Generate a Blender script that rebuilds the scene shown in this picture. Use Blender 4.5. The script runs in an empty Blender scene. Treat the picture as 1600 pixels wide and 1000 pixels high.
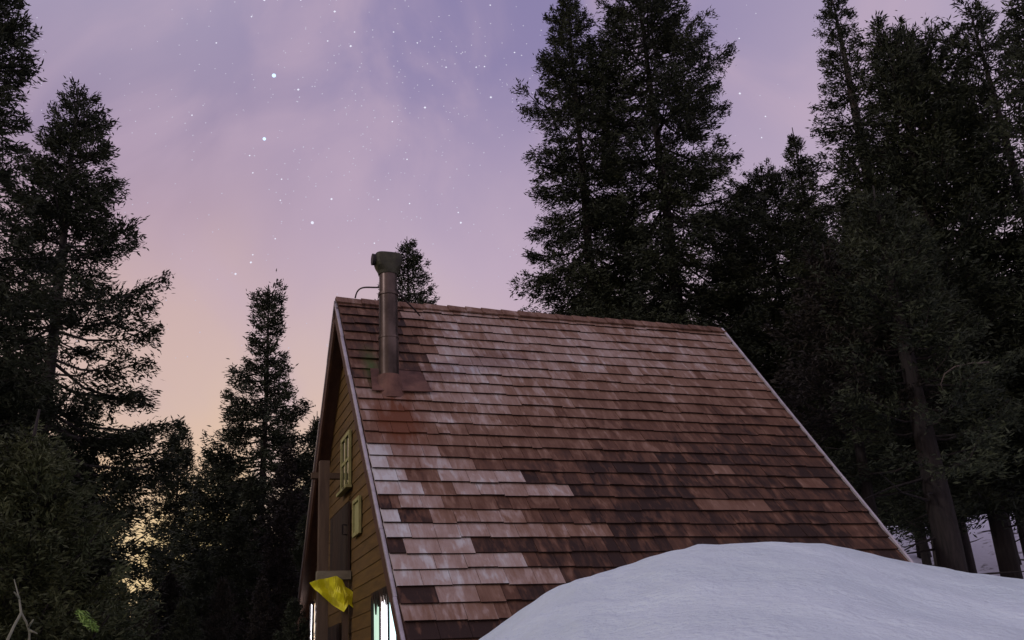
import bpy, math, random
import numpy as np
from mathutils import Matrix, Vector, noise

S = bpy.context.scene
COL = S.collection
rad = math.radians

# ------------------------------------------------------------------ camera
F_PX, PITCH, ROLL = 1519.6, 0.3627, -0.0581        # focal length for a 1600 px wide frame
CAM = np.array([0.0, 0.0, 1.6])
_fw = np.array([0, math.cos(PITCH), math.sin(PITCH)])
_r = np.array([1.0, 0, 0]); _u = np.cross(_r, _fw)
_c, _s = math.cos(ROLL), math.sin(ROLL)
CR = _c*_r + _s*_u; CU = -_s*_r + _c*_u
cam = bpy.data.objects.new('camera', bpy.data.cameras.new('camera'))
COL.objects.link(cam)
cam.matrix_world = Matrix([[CR[0], CU[0], -_fw[0], CAM[0]], [CR[1], CU[1], -_fw[1], CAM[1]],
                           [CR[2], CU[2], -_fw[2], CAM[2]], [0, 0, 0, 1]])
cam.data.lens = 36*F_PX/1600; cam.data.sensor_width = 36
cam.data.clip_start = 0.1; cam.data.clip_end = 5000
S.camera = cam

def lin(c):
    return tuple((v/255/12.92 if v/255 <= 0.04045 else ((v/255+0.055)/1.055)**2.4) for v in c) + (1,)

# ------------------------------------------------------------------ sky
W = bpy.data.worlds.new('World'); S.world = W; W.use_nodes = True
nt = W.node_tree; nt.nodes.clear()
def N(tree, typ, **kw):
    n = tree.nodes.new(typ)
    for k, v in kw.items(): setattr(n, k, v)
    return n
def ramp(tree, stops, interp='LINEAR'):
    n = tree.nodes.new('ShaderNodeValToRGB'); cr = n.color_ramp; cr.interpolation = interp
    while len(cr.elements) < len(stops): cr.elements.new(0.5)
    for e, (p, c) in zip(cr.elements, stops): e.position = p; e.color = c
    return n
def math_n(tree, op, a, b=None, c=None, clamp=False):
    n = tree.nodes.new('ShaderNodeMath'); n.operation = op; n.use_clamp = clamp
    for i, v in enumerate((a, b, c)):
        if v is None: continue
        if isinstance(v, (int, float)): n.inputs[i].default_value = v
        else: tree.links.new(v, n.inputs[i])
    return n.outputs[0]
tc = N(nt, 'ShaderNodeTexCoord')
sep = N(nt, 'ShaderNodeSeparateXYZ'); nt.links.new(tc.outputs['Generated'], sep.inputs[0])
el = math_n(nt, 'DIVIDE', math_n(nt, 'ARCSINE', sep.outputs[2]), math.pi/2)
cn1 = N(nt, 'ShaderNodeTexNoise'); cn1.inputs['Scale'].default_value = 3.2; cn1.inputs['Detail'].default_value = 4
cn1.inputs['Distortion'].default_value = 0.8
mp = N(nt, 'ShaderNodeMapping'); mp.inputs['Rotation'].default_value = (0.4, 0.9, 0.3); mp.inputs['Scale'].default_value = (1, 1, 0.55)
nt.links.new(tc.outputs['Generated'], mp.inputs[0]); nt.links.new(mp.outputs[0], cn1.inputs['Vector'])
el2 = math_n(nt, 'ADD', el, math_n(nt, 'MULTIPLY', math_n(nt, 'SUBTRACT', cn1.outputs[0], 0.5), -0.10))
def st(d): return d/90.0
rB = ramp(nt, [(0, lin((60, 50, 60))), (st(3), lin((225, 205, 160))), (st(9), lin((218, 194, 175))), (st(15), lin((213, 187, 182))),
               (st(19), lin((205, 182, 188))), (st(24), lin((190, 170, 190))), (st(30), lin((168, 152, 182))), (st(36), lin((142, 132, 172))),
               (st(50), lin((134, 127, 170))), (1, lin((142, 138, 180)))])
rA = ramp(nt, [(0, lin((60, 50, 60))), (st(3), lin((250, 218, 130))), (st(9), lin((244, 212, 138))), (st(12), lin((232, 196, 158))),
               (st(16), lin((216, 187, 172))), (st(21), lin((205, 177, 176))), (st(26), lin((182, 158, 174))), (st(31), lin((158, 142, 170))),
               (st(38), lin((166, 154, 182))), (1, lin((142, 138, 180)))])
for r_ in (rA, rB): nt.links.new(el2, r_.inputs[0])
# left-right blend: azimuth of the direction
az = math_n(nt, 'ARCTAN2', sep.outputs[0], sep.outputs[1])
azf = N(nt, 'ShaderNodeMapRange', interpolation_type='SMOOTHSTEP'); nt.links.new(az, azf.inputs[0])
azf.inputs['From Min'].default_value = rad(-25); azf.inputs['From Max'].default_value = rad(-3)
mx = N(nt, 'ShaderNodeMix', data_type='RGBA'); nt.links.new(azf.outputs[0], mx.inputs[0])
nt.links.new(rA.outputs[0], mx.inputs[6]); nt.links.new(rB.outputs[0], mx.inputs[7])
# the right of the sky is paler
azr = N(nt, 'ShaderNodeMapRange', interpolation_type='SMOOTHSTEP'); nt.links.new(az, azr.inputs[0])
azr.inputs['From Min'].default_value = rad(3); azr.inputs['From Max'].default_value = rad(30); azr.inputs['To Max'].default_value = 0.55
mx2 = N(nt, 'ShaderNodeMix', data_type='RGBA'); nt.links.new(azr.outputs[0], mx2.inputs[0])
nt.links.new(mx.outputs[2], mx2.inputs[6]); mx2.inputs[7].default_value = lin((192, 176, 196))
# wispy cloud streaks
cn2 = N(nt, 'ShaderNodeTexNoise'); cn2.inputs['Scale'].default_value = 5.0; cn2.inputs['Detail'].default_value = 5; cn2.inputs['Distortion'].default_value = 1.2
mp2 = N(nt, 'ShaderNodeMapping'); mp2.inputs['Rotation'].default_value = (0.0, 0.75, 0.0); mp2.inputs['Scale'].default_value = (1.0, 1, 0.4)
nt.links.new(tc.outputs['Generated'], mp2.inputs[0]); nt.links.new(mp2.outputs[0], cn2.inputs['Vector'])
cf = N(nt, 'ShaderNodeMapRange', interpolation_type='SMOOTHSTEP'); nt.links.new(cn2.outputs[0], cf.inputs[0])
cf.inputs['From Min'].default_value = 0.42; cf.inputs['From Max'].default_value = 0.72; cf.inputs['To Max'].default_value = 0.65
mx3 = N(nt, 'ShaderNodeMix', data_type='RGBA'); nt.links.new(cf.outputs[0], mx3.inputs[0])
nt.links.new(mx2.outputs[2], mx3.inputs[6]); mx3.inputs[7].default_value = lin((194, 171, 191))
bg = N(nt, 'ShaderNodeBackground'); nt.links.new(mx3.outputs[2], bg.inputs[0]); bg.inputs[1].default_value = 1.0
wo = N(nt, 'ShaderNodeOutputWorld'); nt.links.new(bg.outputs[0], wo.inputs[0])

# ------------------------------------------------------------------ moonlight
SUN_AZ, SUN_EL = rad(-125), rad(30)       # behind the camera, to the left
sun = bpy.data.objects.new('moonlight', bpy.data.lights.new('moonlight', 'SUN')); COL.objects.link(sun)
sun.data.energy = 0.65; sun.data.angle = rad(2.5); sun.data.color = (1.0, 0.9, 0.92)
sd = Vector((math.sin(SUN_AZ)*math.cos(SUN_EL), math.cos(SUN_AZ)*math.cos(SUN_EL), math.sin(SUN_EL)))
sun.rotation_euler = sd.to_track_quat('Z', 'Y').to_euler()
S.view_settings.view_transform = 'Standard'; S.view_settings.look = 'None'
S.view_settings.exposure = 0; S.view_settings.gamma = 1
S.cycles.use_denoising = True
S.cycles.max_bounces = 5; S.cycles.diffuse_bounces = 3

def ray(x, y):
    d = CR*(x-800)/F_PX - CU*(y-500)/F_PX + _fw
    return d/np.linalg.norm(d)
def at(x, y, hd):                       # point on that sight line at horizontal distance hd
    d = ray(x, y); return CAM + d*hd/math.hypot(d[0], d[1])

# ------------------------------------------------------------------ helpers
def tag(o, label=None, cat=None, group=None, kind=None):
    if label: o['label'] = label
    if cat: o['category'] = cat
    if group: o['group'] = group
    if kind: o['kind'] = kind
    return o
def empty(name, loc=(0, 0, 0), rz=0):
    o = bpy.data.objects.new(name, None); COL.objects.link(o); o.location = loc; o.rotation_euler = (0, 0, rz)
    o.empty_display_size = 0.3
    return o
def mesh_np(name, V, Q, mat, parent=None, smooth=False, attr=None):
    V = np.asarray(V, dtype=np.float32); Q = np.asarray(Q, dtype=np.int32); k = Q.shape[1]
    me = bpy.data.meshes.new(name)
    me.vertices.add(len(V)); me.vertices.foreach_set('co', V.ravel())
    me.loops.add(Q.size); me.loops.foreach_set('vertex_index', Q.ravel())
    me.polygons.add(len(Q)); me.polygons.foreach_set('loop_start', np.arange(0, Q.size, k, dtype=np.int32))
    me.polygons.foreach_set('use_smooth', np.full(len(Q), smooth, dtype=bool))
    me.update(calc_edges=True); me.validate()
    if attr:
        for an, vals in attr.items():
            a = me.attributes.new(an, 'FLOAT', 'FACE'); a.data.foreach_set('value', np.asarray(vals, dtype=np.float32))
    me.materials.append(mat)
    o = bpy.data.objects.new(name, me); COL.objects.link(o); o.parent = parent
    return o
class MB:
    def __init__(s): s.v = []; s.f = []; s.t = []
    def poly(s, pts, t=0.5):
        b = len(s.v); s.v += [tuple(p) for p in pts]; s.f.append(list(range(b, b+len(pts)))); s.t.append(t)
    def hexa(s, p, t=0.5):                # p: 4 lower + 4 upper corners
        b = len(s.v); s.v += [tuple(q) for q in p]
        for f in ((3, 2, 1, 0), (4, 5, 6, 7), (0, 1, 5, 4), (1, 2, 6, 5), (2, 3, 7, 6), (3, 0, 4, 7)):
            s.f.append([b+i for i in f]); s.t.append(t)
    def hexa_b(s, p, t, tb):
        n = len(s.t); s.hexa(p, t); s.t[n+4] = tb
    def box(s, x0, x1, y0, y1, z0, z1, t=0.5):
        s.hexa([(x0, y0, z0), (x1, y0, z0), (x1, y1, z0), (x0, y1, z0), (x0, y0, z1), (x1, y0, z1), (x1, y1, z1), (x0, y1, z1)], t)
    def bar(s, a, b, w, h, up=(0, 0, 1), t=0.5):
        a, b = Vector(a), Vector(b); d = (b-a).normalized(); sd_ = d.cross(Vector(up)).normalized()*w/2; u = sd_.cross(d).normalized()*h/2
        s.hexa([a-sd_-u, a+sd_-u, a+sd_+u, a-sd_+u, b-sd_-u, b+sd_-u, b+sd_+u, b-sd_+u], t)
    def tube(s, pts, rr, n=12, cap=True, t=0.5, wob=0, rng=None):
        pts = [Vector(p) for p in pts]; b = len(s.v)
        for i, p in enumerate(pts):
            d = (pts[min(i+1, len(pts)-1)]-pts[max(i-1, 0)]).normalized()
            x = d.cross(Vector((0.13, 1, 0.07))).normalized(); y = d.cross(x)
            for j in range(n):
                a = 2*math.pi*j/n; r = rr[i]*(1+(rng.uniform(-wob, wob) if wob else 0))
                s.v.append(tuple(p+x*r*math.cos(a)+y*r*math.sin(a)))
        for i in range(len(pts)-1):
            for j in range(n):
                s.f.append([b+i*n+j, b+i*n+(j+1) % n, b+(i+1)*n+(j+1) % n, b+(i+1)*n+j]); s.t.append(t)
        if cap:
            s.f.append([b+j for j in range(n)][::-1]); s.t.append(t)
            s.f.append([b+(len(pts)-1)*n+j for j in range(n)]); s.t.append(t)
    def build(s, name, mat, parent=None, smooth=False, bevel=0):
        me = bpy.data.meshes.new(name); me.from_pydata(s.v, [], s.f); me.update()
        a = me.attributes.new('tone', 'FLOAT', 'FACE'); a.data.foreach_set('value', s.t)
        if smooth: me.polygons.foreach_set('use_smooth', [True]*len(me.polygons))
        me.materials.append(mat)
        o = bpy.data.objects.new(name, me); COL.objects.link(o); o.parent = parent
        if bevel:
            m = o.modifiers.new('bevel', 'BEVEL'); m.width = bevel; m.segments = 1
        return o

# ------------------------------------------------------------------ materials
def new_mat(name):
    m = bpy.data.materials.new(name); m.use_nodes = True; t = m.node_tree
    return m, t, t.nodes['Principled BSDF']
def noise_n(t, scale, vec=None, detail=4, rough=0.6, dist=0):
    n = t.nodes.new('ShaderNodeTexNoise'); n.inputs['Scale'].default_value = scale; n.inputs['Detail'].default_value = detail
    n.inputs['Roughness'].default_value = rough; n.inputs['Distortion'].default_value = dist
    if vec is not None: t.links.new(vec, n.inputs['Vector'])
    return n.outputs[0]
def obj_vec(t, scale=(1, 1, 1), rot=(0, 0, 0)):
    c = t.nodes.new('ShaderNodeTexCoord'); m = t.nodes.new('ShaderNodeMapping'); m.inputs['Scale'].default_value = scale
    m.inputs['Rotation'].default_value = rot; t.links.new(c.outputs['Object'], m.inputs[0]); return m.outputs[0]
def bump_n(t, b, h, strength, dist=0.02):
    n = t.nodes.new('ShaderNodeBump'); n.inputs['Strength'].default_value = strength; n.inputs['Distance'].default_value = dist
    t.links.new(h, n.inputs['Height']); t.links.new(n.outputs[0], b.inputs['Normal'])
def simple(name, c0, c1, scale=8, rough=0.8, metal=0, vscale=(1, 1, 1), bump=0.3):
    m, t, b = new_mat(name); v = obj_vec(t, vscale); f = noise_n(t, scale, v)
    r = ramp(t, [(0.3, c0+(1,)), (0.7, c1+(1,))]); t.links.new(f, r.inputs[0]); t.links.new(r.outputs[0], b.inputs['Base Color'])
    b.inputs['Roughness'].default_value = rough; b.inputs['Metallic'].default_value = metal
    if bump: bump_n(t, b, f, bump)
    return m
M_bark = simple('bark', (0.010, 0.008, 0.008), (0.030, 0.024, 0.022), 6, 0.95, 0, (4, 4, 0.6), 0.8)
M_pale_bark = simple('pale_bark', (0.012, 0.010, 0.010), (0.075, 0.066, 0.062), 1.6, 0.95, 0, (3, 3, 0.8), 0.8)
M_twig = simple('twig', (0.04, 0.03, 0.025), (0.10, 0.08, 0.06), 9)
M_paletwig = simple('pale_twig', (0.12, 0.13, 0.09), (0.24, 0.25, 0.18), 9)
def foliage(name, c0, c1):
    m, t, b = new_mat(name); a = t.nodes.new('ShaderNodeAttribute'); a.attribute_name = 'tone'
    r = ramp(t, [(0.0, c0+(1,)), (1.0, c1+(1,))]); t.links.new(a.outputs['Fac'], r.inputs[0])
    t.links.new(r.outputs[0], b.inputs['Base Color']); b.inputs['Roughness'].default_value = 0.75
    b.inputs['Specular IOR Level'].default_value = 0.25
    return m
M_fir = foliage('fir_needles', (0.018, 0.024, 0.016), (0.05, 0.062, 0.032))
M_firg = foliage('green_fir_needles', (0.03, 0.038, 0.017), (0.09, 0.105, 0.045))
M_firb = foliage('brown_fir_needles', (0.016, 0.014, 0.013), (0.036, 0.032, 0.024))
M_leaf = foliage('bright_leaf', (0.08, 0.16, 0.03), (0.25, 0.40, 0.10))
# snow
M_snow, t, b = new_mat('snow')
gv = obj_vec(t); n1 = noise_n(t, 0.9, obj_vec(t, (1.0, 0.35, 1), (0, 0, 0.5)), 5); n2 = noise_n(t, 14, gv, 6)
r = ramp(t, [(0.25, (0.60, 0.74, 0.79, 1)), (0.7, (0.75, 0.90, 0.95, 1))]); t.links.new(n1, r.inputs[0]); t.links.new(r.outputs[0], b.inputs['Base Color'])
b.inputs['Roughness'].default_value = 0.65; b.inputs['Subsurface Weight'].default_value = 0.0
bump_n(t, b, math_n(t, 'ADD', math_n(t, 'MULTIPLY', n1, 3.0), math_n(t, 'MULTIPLY', n2, 0.9)), 0.55, 0.14)
# forest floor: old snow with litter and bare patches
M_floor, t, b = new_mat('forest_floor')
gv = obj_vec(t); n1 = noise_n(t, 0.35, gv, 6, 0.7); n2 = noise_n(t, 3.0, gv, 5)
f = math_n(t, 'ADD', n1, math_n(t, 'MULTIPLY', math_n(t, 'SUBTRACT', n2, 0.5), 0.5))
cx = t.nodes.new('ShaderNodeTexCoord'); sx = t.nodes.new('ShaderNodeSeparateXYZ'); t.links.new(cx.outputs['Object'], sx.inputs[0])
wx = t.nodes.new('ShaderNodeMapRange'); wx.inputs['From Min'].default_value = -4; wx.inputs['From Max'].default_value = 8
wx.inputs['To Min'].default_value = -0.22; wx.inputs['To Max'].default_value = 0.085; t.links.new(sx.outputs[0], wx.inputs[0])
f = math_n(t, 'ADD', f, wx.outputs[0])
r = ramp(t, [(0.44, (0.035, 0.028, 0.024, 1)), (0.52, (0.74, 0.78, 0.84, 1))]); t.links.new(f, r.inputs[0]); t.links.new(r.outputs[0], b.inputs['Base Color'])
b.inputs['Roughness'].default_value = 0.9; bump_n(t, b, n2, 0.6, 0.1)
# shingles
M_shingle, t, b = new_mat('weathered_shingle')
a = t.nodes.new('ShaderNodeAttribute'); a.attribute_name = 'tone'
v = obj_vec(t); vs = obj_vec(t, (16, 1.4, 1.4)); streak = noise_n(t, 1.6, vs, 5, 0.7); patch = noise_n(t, 1.3, v, 5, 0.6); fine = noise_n(t, 30, v, 3)
vd = obj_vec(t, (7, 2.2, 2.2), (0, 0, 0)); blot = noise_n(t, 0.9, vd, 3, 0.6, 0.5)
f = math_n(t, 'ADD', a.outputs['Fac'], math_n(t, 'MULTIPLY', math_n(t, 'SUBTRACT', streak, 0.5), 0.34))
f = math_n(t, 'ADD', f, math_n(t, 'MULTIPLY', math_n(t, 'SUBTRACT', patch, 0.5), 0.35))
f = math_n(t, 'ADD', f, math_n(t, 'MULTIPLY', math_n(t, 'SUBTRACT', blot, 0.5), 0.45))
fl_n = t.nodes.new('ShaderNodeMapRange'); fl_n.interpolation_type = 'SMOOTHSTEP'
t.links.new(noise_n(t, 1.35, obj_vec(t, (6.5, 2.1, 2.1)), 3, 0.55, 0.2), fl_n.inputs[0])
fl_n.inputs['From Min'].default_value = 0.50; fl_n.inputs['From Max'].default_value = 0.66; fl_n.inputs['To Max'].default_value = 0.17
f = math_n(t, 'ADD', math_n(t, 'SUBTRACT', f, 0.05), fl_n.outputs[0])
r = ramp(t, [(0.0, (0.024, 0.011, 0.007, 1)), (0.22, (0.108, 0.052, 0.030, 1)), (0.45, (0.205, 0.122, 0.083, 1)), (0.7, (0.35, 0.27, 0.235, 1)), (1.0, (0.52, 0.54, 0.54, 1))])
t.links.new(f, r.inputs[0])
# rust washed down below the flue flashing and moss beside it: stains fixed to the roof (object x along the ridge, z down)
so = t.nodes.new('ShaderNodeTexCoord'); ss = t.nodes.new('ShaderNodeSeparateXYZ'); t.links.new(so.outputs['Object'], ss.inputs[0])
def bell(t, s, c, w):
    return math_n(t, 'SUBTRACT', 1.0, math_n(t, 'ABSOLUTE', math_n(t, 'DIVIDE', math_n(t, 'SUBTRACT', s, c), w)), clamp=True)
rust = math_n(t, 'MULTIPLY', bell(t, ss.outputs[0], 0.52, 0.5), bell(t, ss.outputs[2], 7.654-2.55, 0.85))
rust = math_n(t, 'MULTIPLY', rust, math_n(t, 'MULTIPLY', math_n(t, 'SUBTRACT', noise_n(t, 1.6, obj_vec(t, (5, 1, 0.8)), 4), 0.15), 4.6), clamp=True)
mr = N(t, 'ShaderNodeMix', data_type='RGBA'); t.links.new(rust, mr.inputs[0]); t.links.new(r.outputs[0], mr.inputs[6]); mr.inputs[7].default_value = (0.13, 0.045, 0.018, 1)
moss = math_n(t, 'MULTIPLY', bell(t, ss.outputs[0], 0.30, 0.16), bell(t, ss.outputs[2], 7.654-1.55, 0.55))
moss = math_n(t, 'MULTIPLY', moss, math_n(t, 'MULTIPLY', noise_n(t, 9, v, 4), 1.8), clamp=True)
mm = N(t, 'ShaderNodeMix', data_type='RGBA'); t.links.new(moss, mm.inputs[0]); t.links.new(mr.outputs[2], mm.inputs[6]); mm.inputs[7].default_value = (0.07, 0.11, 0.03, 1)
t.links.new(mm.outputs[2], b.inputs['Base Color']); b.inputs['Roughness'].default_value = 0.75
b.inputs['Specular IOR Level'].default_value = 0.3
bump_n(t, b, math_n(t, 'ADD', streak, math_n(t, 'MULTIPLY', fine, 0.4)), 0.5, 0.012)
def wood(name, c0, c1, vs, bump=0.4):
    m, t, b = new_mat(name); v = obj_vec(t, vs); f = noise_n(t, 1.5, v, 5, 0.7, 0.3)
    a = t.nodes.new('ShaderNodeAttribute'); a.attribute_name = 'tone'
    f2 = math_n(t, 'ADD', f, math_n(t, 'MULTIPLY', math_n(t, 'SUBTRACT', a.outputs['Fac'], 0.5), 0.5))
    r = ramp(t, [(0.25, c0+(1,)), (0.75, c1+(1,))]); t.links.new(f2, r.inputs[0]); t.links.new(r.outputs[0], b.inputs['Base Color'])
    b.inputs['Roughness'].default_value = 0.7; bump_n(t, b, f, bump, 0.01); return m
M_siding = wood('brown_siding', (0.072, 0.041, 0.009), (0.18, 0.103, 0.023), (1, 1.2, 9))
M_darkwood = wood('dark_boards', (0.015, 0.009, 0.005), (0.045, 0.022, 0.010), (6, 6, 1))
M_post = wood('weathered_post', (0.05, 0.03, 0.018), (0.15, 0.10, 0.06), (8, 8, 1))
M_palewood = wood('pale_beam', (0.12, 0.11, 0.07), (0.30, 0.27, 0.19), (3, 8, 8))
M_fascia = wood('red_brown_fascia', (0.05, 0.022, 0.014), (0.12, 0.06, 0.035), (3, 3, 3))
M_trim = simple('pale_yellow_paint', (0.26, 0.25, 0.09), (0.42, 0.42, 0.17), 7, 0.6)
M_drip = simple('galvanised_edge', (0.42, 0.40, 0.42), (0.62, 0.60, 0.62), 5, 0.45, 0.5)
M_pipe = simple('sooty_steel', (0.018, 0.012, 0.009), (0.13, 0.10, 0.088), 2.6, 0.34, 0.7, (1, 1, 0.7), 0.2)
M_cap = simple('mossy_sooty_cap', (0.015, 0.015, 0.010), (0.06, 0.062, 0.035), 6, 0.6, 0.3)
M_flash = simple('rusty_flashing', (0.06, 0.024, 0.015), (0.20, 0.10, 0.07), 3.2, 0.75, 0.1)
M_iron = simple('dark_iron', (0.02, 0.018, 0.018), (0.05, 0.04, 0.04), 8, 0.6, 0.6)
M_glass, t, b = new_mat('dark_glass')
b.inputs['Base Color'].default_value = (0.015, 0.018, 0.012, 1); b.inputs['Roughness'].default_value = 0.08
def glow(name, col, s):
    m, t, b = new_mat(name); v = obj_vec(t); f = noise_n(t, 2.0, obj_vec(t, (2, 9, .5)), 3)
    b.inputs['Base Color'].default_value = (0.6, 0.6, 0.6, 1); b.inputs['Emission Color'].default_value = col
    t.links.new(math_n(t, 'MULTIPLY', math_n(t, 'ADD', f, 0.5), s), b.inputs['Emission Strength']); return m
M_lit = glow('lit_pane', (0.93, 0.92, 1.0, 1), 9.0)
M_litc = glow('cyan_lit_pane', (0.55, 0.86, 0.88, 1), 2.0)
M_litg = glow('green_lit_pane', (0.42, 0.66, 0.50, 1), 1.1)
M_yellow, t, b = new_mat('yellow_cloth')
v = obj_vec(t); r = ramp(t, [(0.3, (0.80, 0.76, 0.01, 1)), (0.7, (0.93, 0.91, 0.03, 1))]); t.links.new(noise_n(t, 6, v), r.inputs[0])
t.links.new(r.outputs[0], b.inputs['Base Color']); b.inputs['Roughness'].default_value = 0.5

# ------------------------------------------------------------------ terrain
def sstep(x, a, b):
    t_ = min(1, max(0, (x-a)/(b-a))); return t_*t_*(3-2*t_)
def ground_h(x, y):
    r = math.hypot(x, y); azd = math.degrees(math.atan2(x, y))
    w = sstep(azd, 4, 17)*(1-sstep(azd, 70, 120))
    z = w*(0.9*sstep(r, 12, 18) + 6.3*sstep(r, 19, 46) + 8*sstep(r, 45, 120))
    wl = (1-sstep(azd, -14, 2))*sstep(azd, -100, -60)
    z += wl*(1.5*sstep(r, 22, 60) + 2.0*sstep(r, 60, 140))
    z += 0.25*noise.noise(Vector((x*0.16, y*0.16, 3)))*sstep(r, 3, 9) + 0.07*noise.noise(Vector((x*0.9, y*0.9, 9)))
    return z
rs = np.concatenate([np.linspace(0.4, 50, 110), np.geomspace(52, 1500, 36)]); na = 260
V = []; Q = []
for i, r_ in enumerate(rs):
    for j in range(na):
        a_ = 2*math.pi*j/na; x, y = r_*math.sin(a_), r_*math.cos(a_)
        V.append((x, y, ground_h(x, y) if r_ > 0.5 else ground_h(x, y)))
for i in range(len(rs)-1):
    for j in range(na): Q.append((i*na+j, (i+1)*na+j, (i+1)*na+(j+1) % na, i*na+(j+1) % na))
g = mesh_np('ground', V, Q, M_floor, None, True); tag(g, kind='structure')
CREST = [(-30, 9, -1.7), (-14, 9, -1.55), (-9, 9.6, -1.2), (-6.5, 10.2, -0.5), (-3.0, 10.76, .508), (0, 11.3, .84), (2.8, 11.82, 1.14), (3.9, 11.95, 1.19), (5, 12.1, 1.225),
         (7.5, 12.5, 1.42), (9.85, 12.92, 1.56), (13.76, 13.54, 1.65), (16.8, 14.05, 1.625), (20.2, 14.5, 1.387), (23.2, 14.8, 1.17),
         (26.1, 15, 1.0), (32, 15, .85), (45, 14, .5), (60, 12, -.6), (75, 11, -1.8)]
def bank_h(azd, r, x, y):
    az_ = [c[0] for c in CREST]; rc = float(np.interp(azd, az_, [c[1] for c in CREST])); zc = float(np.interp(azd, az_, [c[2] for c in CREST]))
    u = (r-2.2)/(rc-2.2)
    near = -0.25 if azd > -4 else -0.25-1.5*sstep(-azd, 4, 12)
    if azd > 40: near -= 1.5*sstep(azd, 40, 70)
    if u < 0: z = near - 1.7*sstep(-u, 0, 0.18)
    elif u < 1:
        z = near + (zc-near)*(0.85*u+0.15*math.sin(u*math.pi/2)**2)
        n_ = 0.05*noise.noise(Vector((x*0.9+y*0.5, y*0.8-x*0.3, 1.5)))+0.11*noise.noise(Vector((x*0.33, y*0.33, 5)))
        rq = (x*0.75+y*0.35)*2.6+1.6*noise.noise(Vector((x*.5, y*.5, 2)))
        n_ += 0.045*(1-abs(math.sin(rq)))*(.5+noise.noise(Vector((x*.7, y*.7, 12))))+0.010*noise.noise(Vector((x*7+y*3, y*2.5, 4)))
        n_ += 0.026*noise.noise(Vector((x*3, y*2.2, 7.7)))
        z += n_*min(1, u*4)*(0.25+0.75*sstep(1-u, 0, 0.12)) + 0.012*noise.noise(Vector((x*4, y*4, 1))) + 0.03*noise.noise(Vector((x*1.7, y*1.7, 21)))*u**3
    else:
        w_ = 4.5 if azd > 0 else 1.0
        z = zc + 0.012*noise.noise(Vector((x*4, y*4, 1))) + 0.03*noise.noise(Vector((x*1.7, y*1.7, 21))) - 4.0*sstep(r, rc+0.05, rc+w_)
    return z + CAM[2]
V = []; Q = []
azs = np.linspace(-16, 75, 360); rrs = np.concatenate([np.linspace(1.6, 10, 90), np.linspace(10.05, 15.4, 130), np.linspace(15.6, 20.5, 22)])
for a_ in azs:
    for r_ in rrs:
        x, y = r_*math.sin(rad(a_)), r_*math.cos(rad(a_)); V.append((x, y, bank_h(a_, r_, x, y)))
nr = len(rrs)
for i in range(len(azs)-1):
    for j in range(nr-1): Q.append((i*nr+j, i*nr+j+1, (i+1)*nr+j+1, (i+1)*nr+j))
sb = mesh_np('snow_bank', V, Q, M_snow, None, True)
tag(sb, 'smooth rounded bank of blue-grey snow piled against the shingled roof', 'snow bank')

# ------------------------------------------------------------------ cabin (local: x along the ridge, y to the left slope, z up; origin below the front apex)
YAW, HALF, RL = 0.3647, 0.6648, 7.134
AP = np.array([-2.8114, 14.541, 6.0543]) + CAM
HZ = AP[2]
cab = empty('cabin', (AP[0], AP[1], 0), YAW)
tag(cab, 'steep A-frame cabin with brown weathered shingle roof half buried in snow', 'cabin')
sh, ch = math.sin(HALF), math.cos(HALF)
RT = 9.6                                   # length of the slope, runs into the ground
def rp(a_, d, off=0, side=-1):             # point on the right (side -1) or left slope, raised off along its normal
    return (a_, side*(d*sh+off*ch), HZ-d*ch+off*sh)
rng = random.Random(5)
EX = 0.2516
LIGHT = {15: [(0, .31, .95), (.31, .73, .62), (.73, .95, .66)], 16: [(0, .22, .93), (.22, 1.05, .66), (1.05, 1.38, .6)], 17: [(0, .3, .92), (.3, .42, .8), (.42, .85, .36), (.85, 2.0, .72)],
         18: [(0, .59, .80), (.59, 1.0, .38), (1.0, 2.6, .66)], 19: [(0, .14, .05), (.14, .25, .3), (.25, .8, .62), (.8, 1.5, .3)],
         20: [(0, .21, .95), (.21, .6, .12), (.6, 1.2, .5), (1.2, 1.8, .6)], 21: [(0, .3, .92), (.3, .9, .70), (.9, 2.0, .6), (2.0, 2.9, .42)],
         22: [(0, .19, .03), (.19, 1.02, .70)], 23: [(0, .5, .78), (.5, 1.6, .72)], 24: [(0, .3, .8), (.3, 1.3, .72), (1.3, 2.0, .6)],
         25: [(0, .43, .03), (.43, .9, .62), (.9, 1.2, .4)], 26: [(0, 1.05, .52)], 27: [(0, 1.4, .05)]}
SPECIAL = {16: [(4.95, 5.3, .33)], 17: [(6.3, 6.75, .31)], 19: [(4.36, 5.5, .30)]}
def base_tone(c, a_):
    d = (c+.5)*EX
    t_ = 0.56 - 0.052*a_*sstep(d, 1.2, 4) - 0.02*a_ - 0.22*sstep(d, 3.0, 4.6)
    t_ += 0.20*math.exp(-((a_-1.7)/0.8)**2-((d-2.0)/0.9)**2)      # lighter area right of the flue
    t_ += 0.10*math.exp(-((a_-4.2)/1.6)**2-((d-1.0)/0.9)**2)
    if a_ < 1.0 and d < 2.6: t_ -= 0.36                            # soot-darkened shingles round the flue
    if a_ < 1.35 and 0.4 < d < 2.1 and a_ > .6: t_ -= 0.20  # flue's cast shadow to its right, painted into the tone
    t_ += 0.05*(1-sstep(d, 1.8, 3.4))*sstep(a_, 1.0, 2.0)  # frosty sheen of the upper slope put into the tone
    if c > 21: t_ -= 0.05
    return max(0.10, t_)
roof = MB()
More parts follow.
